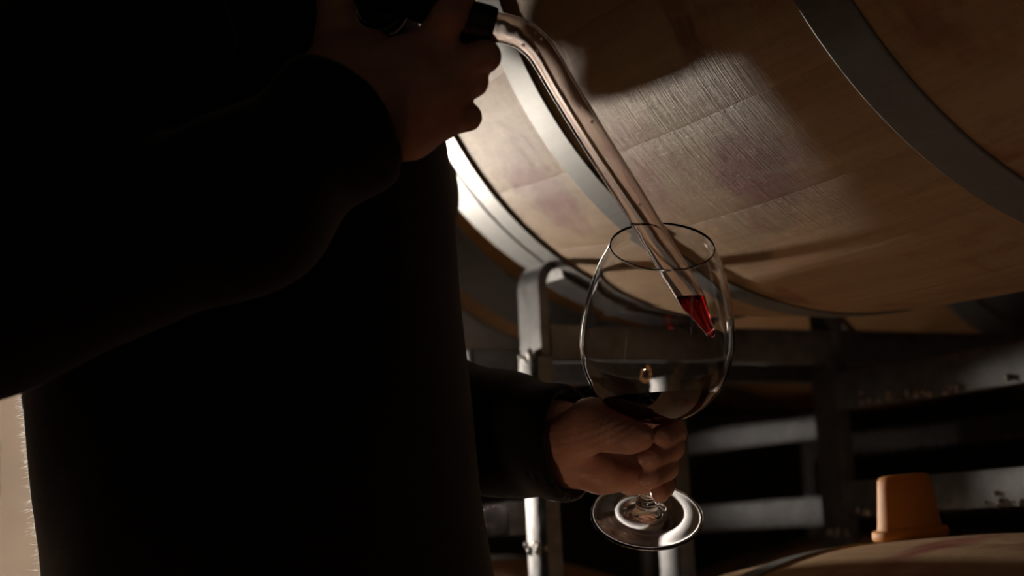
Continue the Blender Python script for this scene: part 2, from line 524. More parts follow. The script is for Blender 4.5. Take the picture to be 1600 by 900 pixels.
def strap(parent, s, v0, zbot, wA=.040, th=.009):
    Rs = rad(.40) + .003 + th / 2
    ph = math.asin(.160 / Rs)
    pts = [(-.172, zbot), (-.172, ZU - Rs * math.cos(ph) - .018)]
    c = (-.172 + .020, pts[-1][1])
    for k in range(1, 7):
        an = math.pi - k / 7 * (math.pi / 2 + .45)
        pts.append((c[0] + .020 * math.cos(an), c[1] + .020 * math.sin(an)))
    for k in range(21):
        p = -ph * .9 + 2 * ph * .9 * k / 20
        pts.append((Rs * math.sin(p), ZU - Rs * math.cos(p)))
    left = [q for q in pts[:8]]
    for q in reversed(left): pts.append((-q[0], q[1]))
    V, Fc = [], []
    n = len(pts)
    for i, q in enumerate(pts):
        a = np.array(pts[max(i - 1, 0)]); b = np.array(pts[min(i + 1, n - 1)])
        t = (b - a) / np.linalg.norm(b - a); nn = np.array([-t[1], t[0]])
        for sg, sd in ((-1, -1), (1, -1), (1, 1), (-1, 1)):
            pp = np.array(q) + nn * sd * th / 2
            V.append(W(s + sg * wA / 2, v0 + pp[0], pp[1]))
    for i in range(n - 1):
        for k in range(4):
            l = (k + 1) % 4
            Fc.append((i * 4 + k, i * 4 + l, i * 4 + 4 + l, i * 4 + 4 + k))
    Fc.append((0, 1, 2, 3)); Fc.append((n * 4 - 4, n * 4 - 3, n * 4 - 2, n * 4 - 1))
    o = mesh('cradle_strap', V, Fc, M_STEEL, None, True, 40)
    bm = bmesh.new(); bm.from_mesh(o.data); bmesh.ops.recalc_face_normals(bm, faces=bm.faces)
    bm.to_mesh(o.data); bm.free()
    o.parent = parent; o.matrix_parent_inverse = parent.matrix_world.inverted()
    return o
def rack(s0, cols, label, over=.163, skip=(), nobars=(), beams=(-.40,), side=True):
    v0 = cols[0]
    root = empty('barrel_rack', label, 'rack', 'steel barrel racks', frame(s0, v0, -.1))
    for vc in cols:
        for sg in (-1, 1):
            if (vc, sg) in skip: continue
            s = s0 + .40 * sg
            strap(root, s, vc, .168)
            for vv in (-.172, .172):
                zb = ZL + math.sqrt((rad(.40) + .003) ** 2 - vv ** 2) + .002
                bar('post', root, W(s, vc + vv, zb), W(s, vc + vv, .1675), .038, .016, AX)
                pts = []
                for k in range(9):
                    pts.append(W(s + rng.uniform(-.02, .02), vc + vv + rng.choice((-.0075, .0075)), .168 + rng.uniform(-.005, .004)))
                    pts.append(W(s + rng.uniform(-.02, .02), vc + vv - .0085, -.006 + rng.uniform(-.004, .004)))
                beads(root, pts, .0016, .0035, rng.randint(0, 999))
        if vc in nobars: continue
        for zc, hh in ((.135, .038), (.027, .034)):
            bar('side_bar', root, W(s0 - .384, vc + .172, zc), W(s0 + .384, vc + .172, zc), hh, .020, ZX)
            pts = []
            for k in range(70):
                ss = s0 + rng.uniform(-.36, .36)
                pts.append(W(ss, vc + .172 - .0105, zc - hh / 2 + abs(rng.gauss(0, .35)) * hh * .35 + .001))
            beads(root, pts, .0009, .0030, rng.randint(0, 999))
    for s in [s0 + q for q in beams]:
        bar('cross_beam', root, W(s, cols[0] - over, .1815), W(s, cols[-1] + .163, .1815), .033, .030, ZX)
    return root
R0 = rack(0, [0, .75], 'steel barrel rack whose bent strap cradles the large stained barrel')
bar('post', R0, W(-.42, -.015, -.055), W(-.42, -.015, .150), .038, .016, AX)
R1 = rack(-.985, [.05, .75], 'blurred steel barrel rack further back behind the wine glass', over=.20, skip=((.05, 1), (.05, -1), (.75, 1)), nobars=(.05,), beams=(-.40, .40))
bar('light_stop', R1, W(-1.415, .045, -.06), W(-1.415, .045, .20), .285, .006, PX)  # unseen plate added to keep lamp light off the right bars
bar('side_bar', R1, W(-1.40, -.172, .022), W(-.45, -.172, .022), .032, .020, ZX)
bar('side_bar', R1, W(-1.36, .575, .140), W(-.885, .575, .140), .034, .020, ZX)
bar('side_bar', R1, W(-1.36, .575, .022), W(-.885, .575, .022), .040, .020, ZX)
def floor_rack(s0, v0, label):
    root = empty('floor_rack', label, 'rack', 'steel floor racks', frame(s0, v0, FLOOR))
    for sg in (-1, 1):
        zt = ZL - rad(.25) - .003
        bar('cross_beam', root, W(s0 + .25 * sg, v0 - .3, zt - .02), W(s0 + .25 * sg, v0 + .3, zt - .02), .04, .04, ZX)
        for vv in (-.28, .28):
            bar('leg', root, W(s0 + .25 * sg, v0 + vv, FLOOR), W(s0 + .25 * sg, v0 + vv, zt - .039), .04, .04, AX)
    return root
for s0, v0, l in ((0, 0, 'steel floor rack under the barrel with the amber bung'), (-.985, 0, 'steel floor rack under the dark barrel behind the glass foot'),
                  (0, .75, 'steel floor rack under the dark barrel behind the bung'), (-.985, .75, 'steel floor rack farthest back in the row')):
    floor_rack(s0, v0, l)

# ------------------------------------------------------------------ bung
m, nt, b = new_mat('amber_silicone')
b.inputs['Base Color'].default_value = (.74, .29, .035, 1); b.inputs['Roughness'].default_value = .65
b.inputs['Subsurface Weight'].default_value = .6; b.inputs['Subsurface Radius'].default_value = (.02, .008, .002); b.inputs['Subsurface Scale'].default_value = .5
tc = N(nt, 'ShaderNodeTexCoord'); nz = N(nt, 'ShaderNodeTexNoise'); nz.inputs['Scale'].default_value = 90
mp = N(nt, 'ShaderNodeMapping'); mp.inputs['Scale'].default_value = (.4, .4, 3)
nt.links.new(tc.outputs['Object'], mp.inputs[0]); nt.links.new(mp.outputs[0], nz.inputs['Vector'])
bp = N(nt, 'ShaderNodeBump'); bp.inputs['Strength'].default_value = .3; bp.inputs['Distance'].default_value = .002
nt.links.new(nz.outputs['Fac'], bp.inputs['Height']); nt.links.new(bp.outputs['Normal'], b.inputs['Normal'])
M_BUNG = m
zt = ZL + rad(-.102)
bung = empty('barrel_bung', 'amber tapered silicone bung on top of the lower barrel', 'bung', None,
             frame(-.102, .0, zt + .001) @ Matrix.Rotation(math.radians(3), 4, 'X'))
V, Fc = lathe([(0, .0515), (.016, .0515), (.0195, .0505), (.0212, .0475), (.0225, .036), (.0245, .018), (.0262, .006), (.0262, .004), (0, .004)][::-1], 64)
mesh('stopper', V, Fc, M_BUNG, bung, True, 50)
V, Fc = lathe([(0, .0085), (.0285, .0085), (.0302, .007), (.0305, .004), (.0302, .0015), (.029, 0), (0, 0)][::-1], 64)
mesh('flange', V, Fc, M_BUNG, bung, True, 50)

# ------------------------------------------------------------------ wine glass
Gc = P3(1026, 541, 1.105)
tilt = math.radians(37)
g = np.array([.050, -math.sin(tilt), math.cos(tilt)]); g /= np.linalg.norm(g)
def axis_matrix(o, zdir):
    z = Vector(zdir).normalized(); x = Vector((1, 0, 0)); x = (x - z * x.dot(z)).normalized(); y = z.cross(x)
    return Matrix(((x.x, y.x, z.x, o[0]), (x.y, y.y, z.y, o[1]), (x.z, y.z, z.z, o[2]), (0, 0, 0, 1)))
G0 = Gc - g * .135
MG = axis_matrix(G0, g)
wg = empty('wine_glass', 'large stemmed wine glass with a little red wine held by the lower hand', 'wine glass', None, MG)
outer = [(.0042, .082), (.010, .0835), (.018, .0862), (.027, .0905), (.036, .0975), (.0435, .1070), (.0487, .119), (.0513, .132), (.0517, .140),
         (.0508, .152), (.0484, .166), (.0450, .180), (.0408, .194), (.0366, .2035), (.0340, .2100)]
oc = [tuple(p) for p in catmull(outer, 5)]
wall = .0011
inner = []
for i, (r, h) in enumerate(oc):
    if h < .0855: continue
    a = np.array(oc[max(i - 1, 0)]); b_ = np.array(oc[min(i + 1, len(oc) - 1)])
    t = (b_ - a) / np.linalg.norm(b_ - a); nn = np.array([-t[1], t[0]])
    q = np.array([r, h]) + nn * wall
    inner.append((max(q[0], 0), q[1]))
inner[0] = (.012, inner[0][1]); inner_pole = (0, inner[0][1] - .0008)
bowl_prof = [(0, .082)] + oc + [(.0337, .2106)] + inner[::-1] + [inner_pole]
V, Fc = lathe(bowl_prof, 128)
mesh('bowl', V, Fc, M_GLASS, wg)
stem = [(0, .0832), (.0048, .0815), (.0042, .074), (.0038, .055), (.0039, .032), (.0046, .019), (.0062, .0135), (.0085, .0100), (.0088, .0075), (.0078, .0055), (.0105, .0035), (.0150, .0010),
        (.0230, -.0008), (.0315, -.0018), (.0380, -.0024), (.0397, -.0032), (.0399, -.0040), (.0393, -.0047), (.0375, -.005), (.02, -.0044), (0, -.0038)]
V, Fc = lathe([tuple(p) for p in catmull(stem, 4)][::-1], 96)
mesh('stem_and_foot', V, Fc, M_GLASS, wg)
# wine: bowl interior cut by the level plane
zc_w = Gc[2] - .0335
wprof = [(0, inner_pole[1] - .0003)] + [(r + .0003, h) for r, h in inner if h < .195]
wprof.append((0, wprof[-1][1]))
V, Fc = lathe(wprof, 128)
bm = bmesh.new()
for v in V: bm.verts.new((MG @ Vector(v)))
bm.verts.ensure_lookup_table()
for f in Fc: bm.faces.new([bm.verts[i] for i in f])
bmesh.ops.recalc_face_normals(bm, faces=bm.faces)
r = bmesh.ops.bisect_plane(bm, geom=bm.verts[:] + bm.edges[:] + bm.faces[:], plane_co=(0, 0, zc_w), plane_no=(0, 0, 1), clear_outer=True, dist=1e-6)
ce = [e for e in r['geom_cut'] if isinstance(e, bmesh.types.BMEdge)]
bmesh.ops.holes_fill(bm, edges=ce, sides=0)
o = bm_obj('wine_in_glass', bm, M_WINE, None, True, 25)
tag(o, 'dark red wine lying in the bottom of the held glass', 'wine')

# ------------------------------------------------------------------ wine thief
th = empty('wine_thief', 'bent glass wine thief with black grip dripping red wine into the glass', 'wine thief', None, Matrix.Translation(Vector(P3(740, 30, 1.01))))
def world_child(o, parent):
    o.parent = parent; o.matrix_parent_inverse = parent.matrix_world.inverted(); return o
ctrl = [(700, 24, 0.953), (770, 41, 0.956), (800, 48, 0.962), (822, 58, 0.969), (842, 76, 0.976), (858, 100, 0.983), (880, 138, 0.991), (930, 220, 1.011), (985, 308, 1.034), (1040, 400, 1.057), (1078, 462, 1.073)]
path = catmull([P3(*c) for c in ctrl], 8)
tipc = [(1078, 462), (1083, 471), (1090, 484), (1097, 496), (1103, 507), (1108, 516), (1112, 522)]
tip = [P3(x, y, 1.073 + .0015 * i) for i, (x, y) in enumerate(tipc)]
R_T = .0091
outp = path + tip[1:]
rad_o = [R_T] * len(path) + [.0086, .0070, .0055, .0043, .0036, .0031]
wallT = .0012
Vo, Fo = sweep(outp, rad_o, 48, caps=False)
Vi, Fi = sweep(outp, [q - wallT if q > .004 else q * .62 for q in rad_o], 48, caps=False)
nO = len(Vo); Fall = list(Fo) + [tuple(i + nO for i in f[::-1]) for f in Fi]
for base in (0, (len(outp) - 1) * 48):
    for i in range(48):
        j = (i + 1) % 48
        q = (base + i, base + j, nO + base + j, nO + base + i)
        Fall.append(q[::-1] if base == 0 else q)
world_child(mesh('glass_tube', list(Vo) + list(Vi), Fall, M_TUBE), th)
# wine in the tip, level on top
wp = path[-5:] + tip[1:]
wr = [q - wallT + .0003 if q > .004 else q * .66 for q in rad_o[len(path) - 5:]]
wp.append(P3(1115, 526, 1.084)); wr.append(.0010)
Vw, Fw = sweep(wp, wr, 48, caps=True)
bm = bmesh.new()
for v in Vw: bm.verts.new(v)
bm.verts.ensure_lookup_table()
for f in Fw: bm.faces.new([bm.verts[i] for i in f])
bmesh.ops.recalc_face_normals(bm, faces=bm.faces)
zl = P3(1080, 464, 1.073)[2]
r = bmesh.ops.bisect_plane(bm, geom=bm.verts[:] + bm.edges[:] + bm.faces[:], plane_co=(0, 0, zl), plane_no=(0, 0, 1), clear_outer=True, dist=1e-6)
ce = [e for e in r['geom_cut'] if isinstance(e, bmesh.types.BMEdge)]
bmesh.ops.holes_fill(bm, edges=ce, sides=0)
world_child(bm_obj('wine_in_tip', bm, M_WINE2, None, True, 30), th)
# drops clinging to the tube and the glass wall
drops = [(836, 52, 0.962), (818, 70, 0.958), (845, 62, 0.966), (840, 80, 0.965), (925, 190, 0.997), (905, 165, 0.991), (1000, 320, 1.031)]
bm = bmesh.new()
for x, y, Y in drops:
    bmesh.ops.create_icosphere(bm, subdivisions=2, radius=.0011, matrix=Matrix.Translation(Vector(P3(x, y, Y))))
world_child(bm_obj('droplet', bm, M_GLASS, None, True), th)['kind'] = 'stuff'
# black grip: collar on the tube, handle bar, finger ring
cp = [P3(771, 41, 0.9560), P3(764, 39, 0.9555), P3(745, 34, 0.9545), P3(705, 24, 0.9530), P3(699, 22, 0.9530)]
V, Fc = sweep(cp, [.0108, .0116, .0118, .0118, .0110], 48)
world_child(mesh('collar', V, Fc, M_BLACK, None, True, 45), th)
hp = catmull([P3(702, 23, 0.9530), P3(670, 8, 0.9580), P3(630, -8, 0.9680), P3(600, -12, 0.9730), P3(560, -22, 0.9780), P3(510, -36, 0.9830)], 8)
V, Fc = sweep(hp, .0125, 32)
world_child(mesh('grip', V, Fc, M_BLACK, None, True, 60), th)
# ring hanging below the grip
rc = P3(588, 6, 0.9830); ring = []
for k in range(49):
    a = 2 * math.pi * k / 48
    ring.append(rc + .0165 * (math.cos(a) * CR + math.sin(a) * CU * 1.05))
V, Fc = sweep(ring, .0042, 16, caps=False)
world_child(mesh('finger_ring', V, Fc, simple('gloss_black', (.012, .012, .012), .2), None), th)

# ------------------------------------------------------------------ person
skin, nt, b = new_mat('skin')
tc = N(nt, 'ShaderNodeTexCoord'); nz = N(nt, 'ShaderNodeTexNoise'); nz.inputs['Scale'].default_value = 45; nz.inputs['Detail'].default_value = 5
nt.links.new(tc.outputs['Object'], nz.inputs['Vector'])
rp = N(nt, 'ShaderNodeValToRGB'); rp.color_ramp.elements[0].position = .35; rp.color_ramp.elements[1].position = .7
rp.color_ramp.elements[0].color = (.50, .24, .165, 1); rp.color_ramp.elements[1].color = (.66, .36, .26, 1)
nt.links.new(nz.outputs['Fac'], rp.inputs['Fac']); nt.links.new(rp.outputs['Color'], b.inputs['Base Color'])
b.inputs['Roughness'].default_value = .48; b.inputs['Subsurface Weight'].default_value = .12
b.inputs['Subsurface Radius'].default_value = (.008, .003, .0015); b.inputs['Subsurface Scale'].default_value = .4
wv = N(nt, 'ShaderNodeTexVoronoi'); wv.inputs['Scale'].default_value = 420
nt.links.new(tc.outputs['Object'], wv.inputs['Vector'])
bp = N(nt, 'ShaderNodeBump'); bp.inputs['Strength'].default_value = .35; bp.inputs['Distance'].default_value = .0006
nt.links.new(wv.outputs['Distance'], bp.inputs['Height']); nt.links.new(bp.outputs['Normal'], b.inputs['Normal'])
M_SKIN = skin
M_NAIL = simple('nail', (.55, .30, .24), .3)
M_HAIR = simple('dark_hair', (.02, .013, .01), .5)

TC = np.array([-.177, 1.178])
TH = math.radians(25)
E1 = np.array([math.cos(TH), math.sin(TH), 0]); E2 = np.array([-math.sin(TH), math.cos(TH), 0])
RT = np.stack([E1, E2, ZX], 1)
def T3(a, b_, z): return np.array([TC[0], TC[1], 0]) + a * E1 + b_ * E2 + np.array([0, 0, z])      # torso centre x,y
person = empty('person', 'person in a black fleece drawing wine into a glass beside the barrels', 'person', None,
               Matrix.Translation((TC[0], TC[1], FLOOR)))
def chain(Pn, pts, k=.004):
    d = None
    for (a, ra), (b_, rb) in zip(pts[:-1], pts[1:]):
        e = cap(Pn, a, b_, ra, rb)
        d = e if d is None else smin(d, e, k)
    return d
# near (right) hand, back of the hand to the lens, holding the thief
def Q(x, y, Y, r): return (P3(x, y, Y), r)
def right_hand(Pn):
    d = cap(Pn, P3(470, 250, 0.943), P3(545, 165, 0.963), .030, .028)               # wrist
    d = smin(d, cap(Pn, P3(470, 225, 0.953), P3(540, 140, 0.973), .028, .026), .01)
    pal = chain(Pn, [Q(560, 150, 0.968, .027), Q(640, 110, 0.958, .0215), Q(672, 88, 0.956, .0150)])
    pal = smin(pal, chain(Pn, [Q(565, 160, 0.968, .027), Q(660, 125, 0.953, .0190), Q(700, 112, 0.956, .0140)]), .010)
    pal = smin(pal, chain(Pn, [Q(575, 180, 0.968, .026), Q(655, 160, 0.953, .0190), Q(690, 152, 0.956, .0135)]), .010)
    pal = smin(pal, chain(Pn, [Q(590, 205, 0.968, .021), Q(640, 200, 0.958, .0185), Q(682, 190, 0.960, .0125)]), .010)
    pal = smin(pal, chain(Pn, [Q(530, 130, 0.978, .024), Q(580, 90, 0.983, .017)]), .012)
    d = smin(d, pal, .014)
    th_ = chain(Pn, [Q(545, 120, 0.978, .022), Q(527, 60, 0.983, .0135), Q(526, 0, 0.978, .0115), Q(545, -55, 0.973, .0100)], .004)
    d = smin(d, th_, .012)
    ind = chain(Pn, [Q(665, 90, 0.958, .0135), Q(702, 25, 0.941, .0102), Q(730, -30, 0.950, .0090), Q(722, -58, 0.968, .0078)], .003)
    d = smin(d, ind, .007)
    for pts in ([Q(698, 110, 0.958, .0135), Q(757, 88, 0.956, .0095), Q(752, 72, 0.980, .0086), Q(705, 70, 0.984, .0078)],
                [Q(690, 150, 0.958, .0130), Q(739, 128, 0.962, .0088), Q(728, 112, 0.986, .0082), Q(690, 105, 0.988, .0074)],
                [Q(680, 190, 0.962, .0120), Q(731, 183, 0.968, .0080), Q(716, 160, 0.988, .0072), Q(680, 145, 0.990, .0064)]):
        d = smin(d, chain(Pn, pts, .003), .0035)
    return d
HR = nets(right_hand, P3(450, 285, .91) - .01, P3(790, -80, 1.03) + np.array([.01, .0, .0]), .0018)
# far (left) hand round the stem
def left_hand(Pn):
    d = cap(Pn, P3(800, 690, 1.195), P3(868, 694, 1.163), .028, .0265)
    d = smin(d, cap(Pn, P3(862, 682, 1.165), P3(885, 690, 1.158), .0255, .024), .01)
    pal = chain(Pn, [Q(892, 722, 1.150, .0170), Q(940, 736, 1.148, .0150), Q(985, 744, 1.158, .0110)], .006)      # heel of the hand
    pal = smin(pal, chain(Pn, [Q(890, 690, 1.165, .022), Q(950, 680, 1.178, .016), Q(985, 680, 1.182, .012)], .006), .012)
    pal = smin(pal, chain(Pn, [Q(890, 705, 1.165, .022), Q(960, 712, 1.176, .015), Q(990, 712, 1.180, .012)], .006), .012)
    d = smin(d, pal, .010)
    ta, tb, tcn, tdp = P3(925, 664, 1.116), P3(958, 675, 1.103), P3(984, 682, 1.096), P3(1003, 683, 1.094)
    tmb = chain(Pn, [(P3(886, 690, 1.138), .0185), (ta, .0172), (tb, .0128), (tcn, .0104), (tdp, .0084)], .006)
    # skin folds across the thumb joint and the ball of the thumb
    ax_ = (tcn - ta) / np.linalg.norm(tcn - ta)
    t_ = (Pn - ta) @ ax_
    tmb = tmb + .00038 * np.cos(t_ * 2 * math.pi / .0044) * np.exp(-((t_ - .021) / .007) ** 2)
    ax2 = P3(905, 700, 1.12) - P3(895, 655, 1.12); ax2 /= np.linalg.norm(ax2)
    t2 = (Pn - P3(900, 690, 1.12)) @ ax2 + 6 * ((Pn - P3(900, 690, 1.12)) @ CR) ** 2
    tmb = tmb + .00035 * np.cos(t2 * 2 * math.pi / .0052) * np.exp(-((t2 - .004) / .011) ** 2)
    d = smin(d, tmb, .0035)
    for pts in ([Q(985, 676, 1.182, .0115), Q(1038, 670, 1.168, .0088), Q(1053, 676, 1.130, .0084), Q(1033, 683, 1.108, .0078)],
                [Q(990, 708, 1.180, .0115), Q(1045, 694, 1.166, .0094), Q(1048, 699, 1.128, .0090), Q(1016, 715, 1.107, .0082)],
                [Q(988, 738, 1.170, .0110), Q(1038, 726, 1.164, .0090), Q(1040, 731, 1.130, .0085), Q(1016, 746, 1.112, .0078)],
                [Q(985, 752, 1.165, .0100), Q(1030, 752, 1.164, .0078), Q(1037, 760, 1.142, .0072), Q(1031, 771, 1.128, .0064)]):
        d = smin(d, chain(Pn, pts, .003), .0012)
    return d
HLm = nets(left_hand, P3(800, 800, 1.08) - np.array([.01, .01, .01]), P3(1085, 610, 1.20) + np.array([.005, .03, .02]), .0013)

SH_R = np.array([-.19, 1.03, .44]); EL_R = P3(-20, 438, .90); WR_R = P3(520, 205, .955)
SH_L = np.array([-.185, 1.36, .48]); UA_L = np.array([-.139, 1.398, .36]); UB_L = np.array([-.100, 1.400, .292]); EL_L = np.array([-.165, 1.355, .155]); FA_L = P3(785, 682, 1.200); WR_L = P3(862, 692, 1.168)
HD = T3(.07, 0, .70)
def torso_body(Pn):
    d = ell(Pn, T3(0, 0, .02), (.105, .14, .26), RT)
    d = smin(d, ell(Pn, T3(0, 0, .28), (.105, .145, .22), RT), .05)
    d = smin(d, ell(Pn, T3(0, 0, -.12), (.105, .145, .14), RT), .05)
    for q in ([(SH_R, .045), (EL_R, .036), (WR_R, .024)], [(SH_L, .042), (UA_L, .038), (UB_L, .036), (EL_L, .034), (FA_L, .028), (WR_L, .024)]):
        d = smin(d, chain(Pn, q, .01), .02)
    for sg in (-1, 1):
        hp_ = T3(0, sg * .085, -.10); kn = T3(.02, sg * .095, -.52); an = T3(-.02, sg * .10, -.91)
        d = smin(d, cap(Pn, hp_, kn, .075, .05), .03); d = smin(d, cap(Pn, kn, an, .05, .035), .02)
        d = smin(d, cap(Pn, an, an + .12 * E1 + np.array([0, 0, -.04]), .032, .025), .02)
    d = smin(d, cap(Pn, T3(0, 0, .47), T3(.05, 0, .64), .055, .052), .04)
    L_ = lambda a, b_, c: HD + a * E1 + b_ * E2 + np.array([0, 0, c])
    hd = ell(Pn, L_(0, 0, .02), (.095, .072, .105), RT)
    hd = smin(hd, ell(Pn, L_(.03, 0, -.06), (.06, .052, .055), RT), .03)
    hd = smin(hd, cap(Pn, L_(.092, 0, .015), L_(.112, 0, -.025), .007, .013), .012)
    hd = smin(hd, cap(Pn, L_(.085, -.02, -.058), L_(.085, .02, -.058), .007, .007), .006)
    for sg in (-1, 1):
        hd = smax(hd, -ell(Pn, L_(.10, sg * .032, .018), (.016, .016, .010), RT), .008)
        hd = smin(hd, ell(Pn, L_(.080, sg * .032, .016), (.013, .013, .011), RT), .003)
        hd = smin(hd, ell(Pn, L_(-.005, sg * .074, .0), (.02, .008, .032), RT), .006)
    return smin(d, hd, .02)
BD = nets(torso_body, (-.40, .84, FLOOR), (.10, 1.50, .86), .009)
V = np.concatenate([HR[0], HLm[0], BD[0]])
Fc = np.concatenate([HR[1], HLm[1] + len(HR[0]), BD[1] + len(HR[0]) + len(HLm[0])])
def grown(name, V, Fc, mat, iters=2, fac=.5):
    o = mesh(name, V, Fc, mat)
    md = o.modifiers.new('soften', 'SMOOTH'); md.factor = fac; md.iterations = iters
    return world_child(o, person)
body = grown('body', V, Fc, M_SKIN, 2)
# nails of the hand on the stem
def nail(x, y, Y, ux, uy, L, Wd):
    c = P3(x, y, Y); u = CR * ux - CU * uy; u /= np.linalg.norm(u)
    n_ = -P3(x, y, 1.0); n_ /= np.linalg.norm(n_); n_ = n_ - u * (n_ @ u); n_ /= np.linalg.norm(n_); v = np.cross(n_, u)
    bm = bmesh.new(); bmesh.ops.create_uvsphere(bm, u_segments=16, v_segments=10, radius=1)
    for q in bm.verts:
        a, b_, c_ = q.co
        q.co = Vector(c + u * a * L + v * b_ * Wd + n_ * (c_ * .0016 - (b_ * b_) * .0022))
    o = bm_obj('fingernail', bm, M_NAIL, None, True)
    o.parent = body; o.matrix_parent_inverse = body.matrix_world.inverted()
nail(1003, 680, 1.0866, 1, .02, .0062, .0050)
nail(1009, 716, 1.1000, -1, .35, .0055, .0046)
nail(1009, 748, 1.1055, -1, .4, .0052, .0043)

def folds(Pn, amp, fr, ph):
    x, y, z = Pn[..., 0], Pn[..., 1], Pn[..., 2]
    return amp * (np.sin(fr * (z + .35 * x) + 3 * np.sin(9 * x + ph)) * np.sin(fr * .45 * (x + y) + ph) + .5 * np.sin(fr * 1.7 * (x - .6 * z) + 2 * np.sin(14 * y + ph)))
def jacket(Pn):
    z = Pn[..., 2]
    d = ell(Pn, T3(-.003, 0, -.02), (.146, .172, .36), RT)
    d = smin(d, ell(Pn, T3(-.006, 0, .25), (.130, .175, .30), RT), .06)
    d = smin(d, ell(Pn, T3(.006, 0, -.18), (.158, .175, .26), RT), .05)
    d = smin(d, cap(Pn, SH_R, SH_R * .3 + EL_R * .7, .078, .07), .05)
    d = smin(d, ell(Pn, T3(-.05, -.02, .22), (.125, .15, .30), RT), .05)
    d = smin(d, cap(Pn, SH_L, SH_L * .6 + UA_L * .4, .066, .058), .05)
    d = smin(d, cap(Pn, T3(0, 0, .45), T3(.03, 0, .57), .08, .072), .04)
    d = d + folds(Pn, .0022, 34, .4)
    return smax(d, -(z + .24), .008)
JV, JF = nets(jacket, (-.44, .80, -.27), (.04, 1.48, .67), .007)
jk = grown('jacket', JV, JF, M_JACKET, 3)
# fleece fibres standing off the back of the jacket
jm = jk.data; jr = np.random.RandomState(3)
jv = np.empty(len(jm.vertices) * 3); jm.vertices.foreach_get('co', jv); jv = jv.reshape(-1, 3)
jn = np.empty(len(jm.vertices) * 3); jm.vertex_normals.foreach_get('vector', jn); jn = jn.reshape(-1, 3)
pick = np.where((jn[:, 0] < -.80) & (jn[:, 1] > -.35) & (jv[:, 2] < .30))[0]
pick = jr.choice(pick, 16000)
FV, FF = [], []
for q in pick:
    n_ = jn[q]; t_ = jr.normal(size=3); t_ -= n_ * (t_ @ n_); t_ /= np.linalg.norm(t_)
    b0 = jv[q] + jr.normal(size=3) * .003 - n_ * .0035
    e = n_ * jr.uniform(.6, 1) + jr.normal(size=3) * .35; L_ = jr.uniform(.0030, .0058)
    k0 = len(FV); FV += [b0 - t_ * .00016, b0 + t_ * .00016, b0 + e * L_]; FF.append((k0, k0 + 1, k0 + 2))
o = mesh('fleece_fibre', FV, FF, M_FIBRE, None, False); o['kind'] = 'stuff'
o.parent = jk; o.matrix_parent_inverse = jk.matrix_world.inverted()
def sleeve(pts, cutp, cutn, inner, ph):
    def fn(Pn):
        d = chain(Pn, pts, .02) + folds(Pn, .0028, 55, ph)
        d = smax(d, (Pn - cutp) @ cutn, .004)
        return smax(d, -chain(Pn, inner, .005), .002)
    return fn
cR = P3(546, 190, .950); nR = (P3(600, 149, .963) - P3(490, 232, .938)); nR /= np.linalg.norm(nR)
fR = cR - nR * .09
sr = sleeve([(SH_R * .6 + EL_R * .4, .074), (EL_R, .062), (fR, .047), (cR, .0405), (cR + nR * .05, .039)], cR, nR,
            [(cR - nR * .05, .032), (cR, .0355), (cR + nR * .06, .036)], .2)
V, Fc = nets(sr, (-.42, .80, -.0), (-.04, 1.12, .46), .0035)
o = grown('sleeve', V, Fc, M_JACKET, 2); o.parent = jk; o.matrix_parent_inverse = Matrix()
cL = P3(893, 692, 1.150); nL = np.array([.88, -.47, .0]); nL /= np.linalg.norm(nL)
fL = FA_L; dL = (cL - fL) / np.linalg.norm(cL - fL)
sl = sleeve([(SH_L * .5 + UA_L * .5, .060), (UA_L, .058), (UB_L, .055), (EL_L, .050), (fL, .042), (cL, .0375), (cL + nL * .04, .037)], cL, nL,
            [(cL - dL * .04, .029), (cL, .0335), (cL + dL * .06, .034)], 1.3)
V, Fc = nets(sl, (-.24, 1.08, -.04), (.10, 1.50, .48), .0034)
o = grown('sleeve', V, Fc, M_JACKET, 2); o.parent = jk; o.matrix_parent_inverse = Matrix()
def trousers(Pn):
    d = ell(Pn, T3(-.005, 0, -.13), (.125, .160, .13), RT)
    for sg in (-1, 1):
        hp_ = T3(0, sg * .085, -.14); kn = T3(.02, sg * .095, -.52); an = T3(-.02, sg * .10, -.90)
        d = smin(d, cap(Pn, hp_, kn, .090, .068), .03); d = smin(d, cap(Pn, kn, an, .068, .058), .02)
    d = d + folds(Pn, .003, 30, 2.)
    return smax(smax(d, Pn[..., 2] + .12, .01), -(Pn[..., 2] - FLOOR - .05), .006)
V, Fc = nets(trousers, (-.40, .96, -.97), (.04, 1.48, -.06), .010)
grown('trousers', V, Fc, M_TROUSER, 2)
for sg in (-1, 1):
    an = T3(-.02, sg * .10, FLOOR + .05)
    def shoe(Pn, an=an):
        d = cap(Pn, an - .02 * E1, an + .15 * E1, .048, .042)
        d = smin(d, cap(Pn, an, an + np.array([0, 0, .06]), .048, .046), .02)
        return smax(d, -(Pn[..., 2] - FLOOR - .002), .004)
    V, Fc = nets(shoe, an - np.array([.09, .07, .07]), an + np.array([.22, .15, .13]), .008)
    grown('shoe', V, Fc, M_LEATHER, 2)
def hair(Pn):
    d = ell(Pn, HD - .012 * E1 + np.array([0, 0, .035]), (.102, .082, .105), RT)
    cutp = (Pn - (HD + .045 * E1 + np.array([0, 0, .055]))) @ (.80 * E1 - .60 * ZX)
    d = smax(d, cutp, .012)
    return smax(d, -(Pn[..., 2] - (HD[2] - .05)), .01)
V, Fc = nets(hair, HD - .14, HD + .17, .007)
grown('hair', V, Fc, M_HAIR, 2)

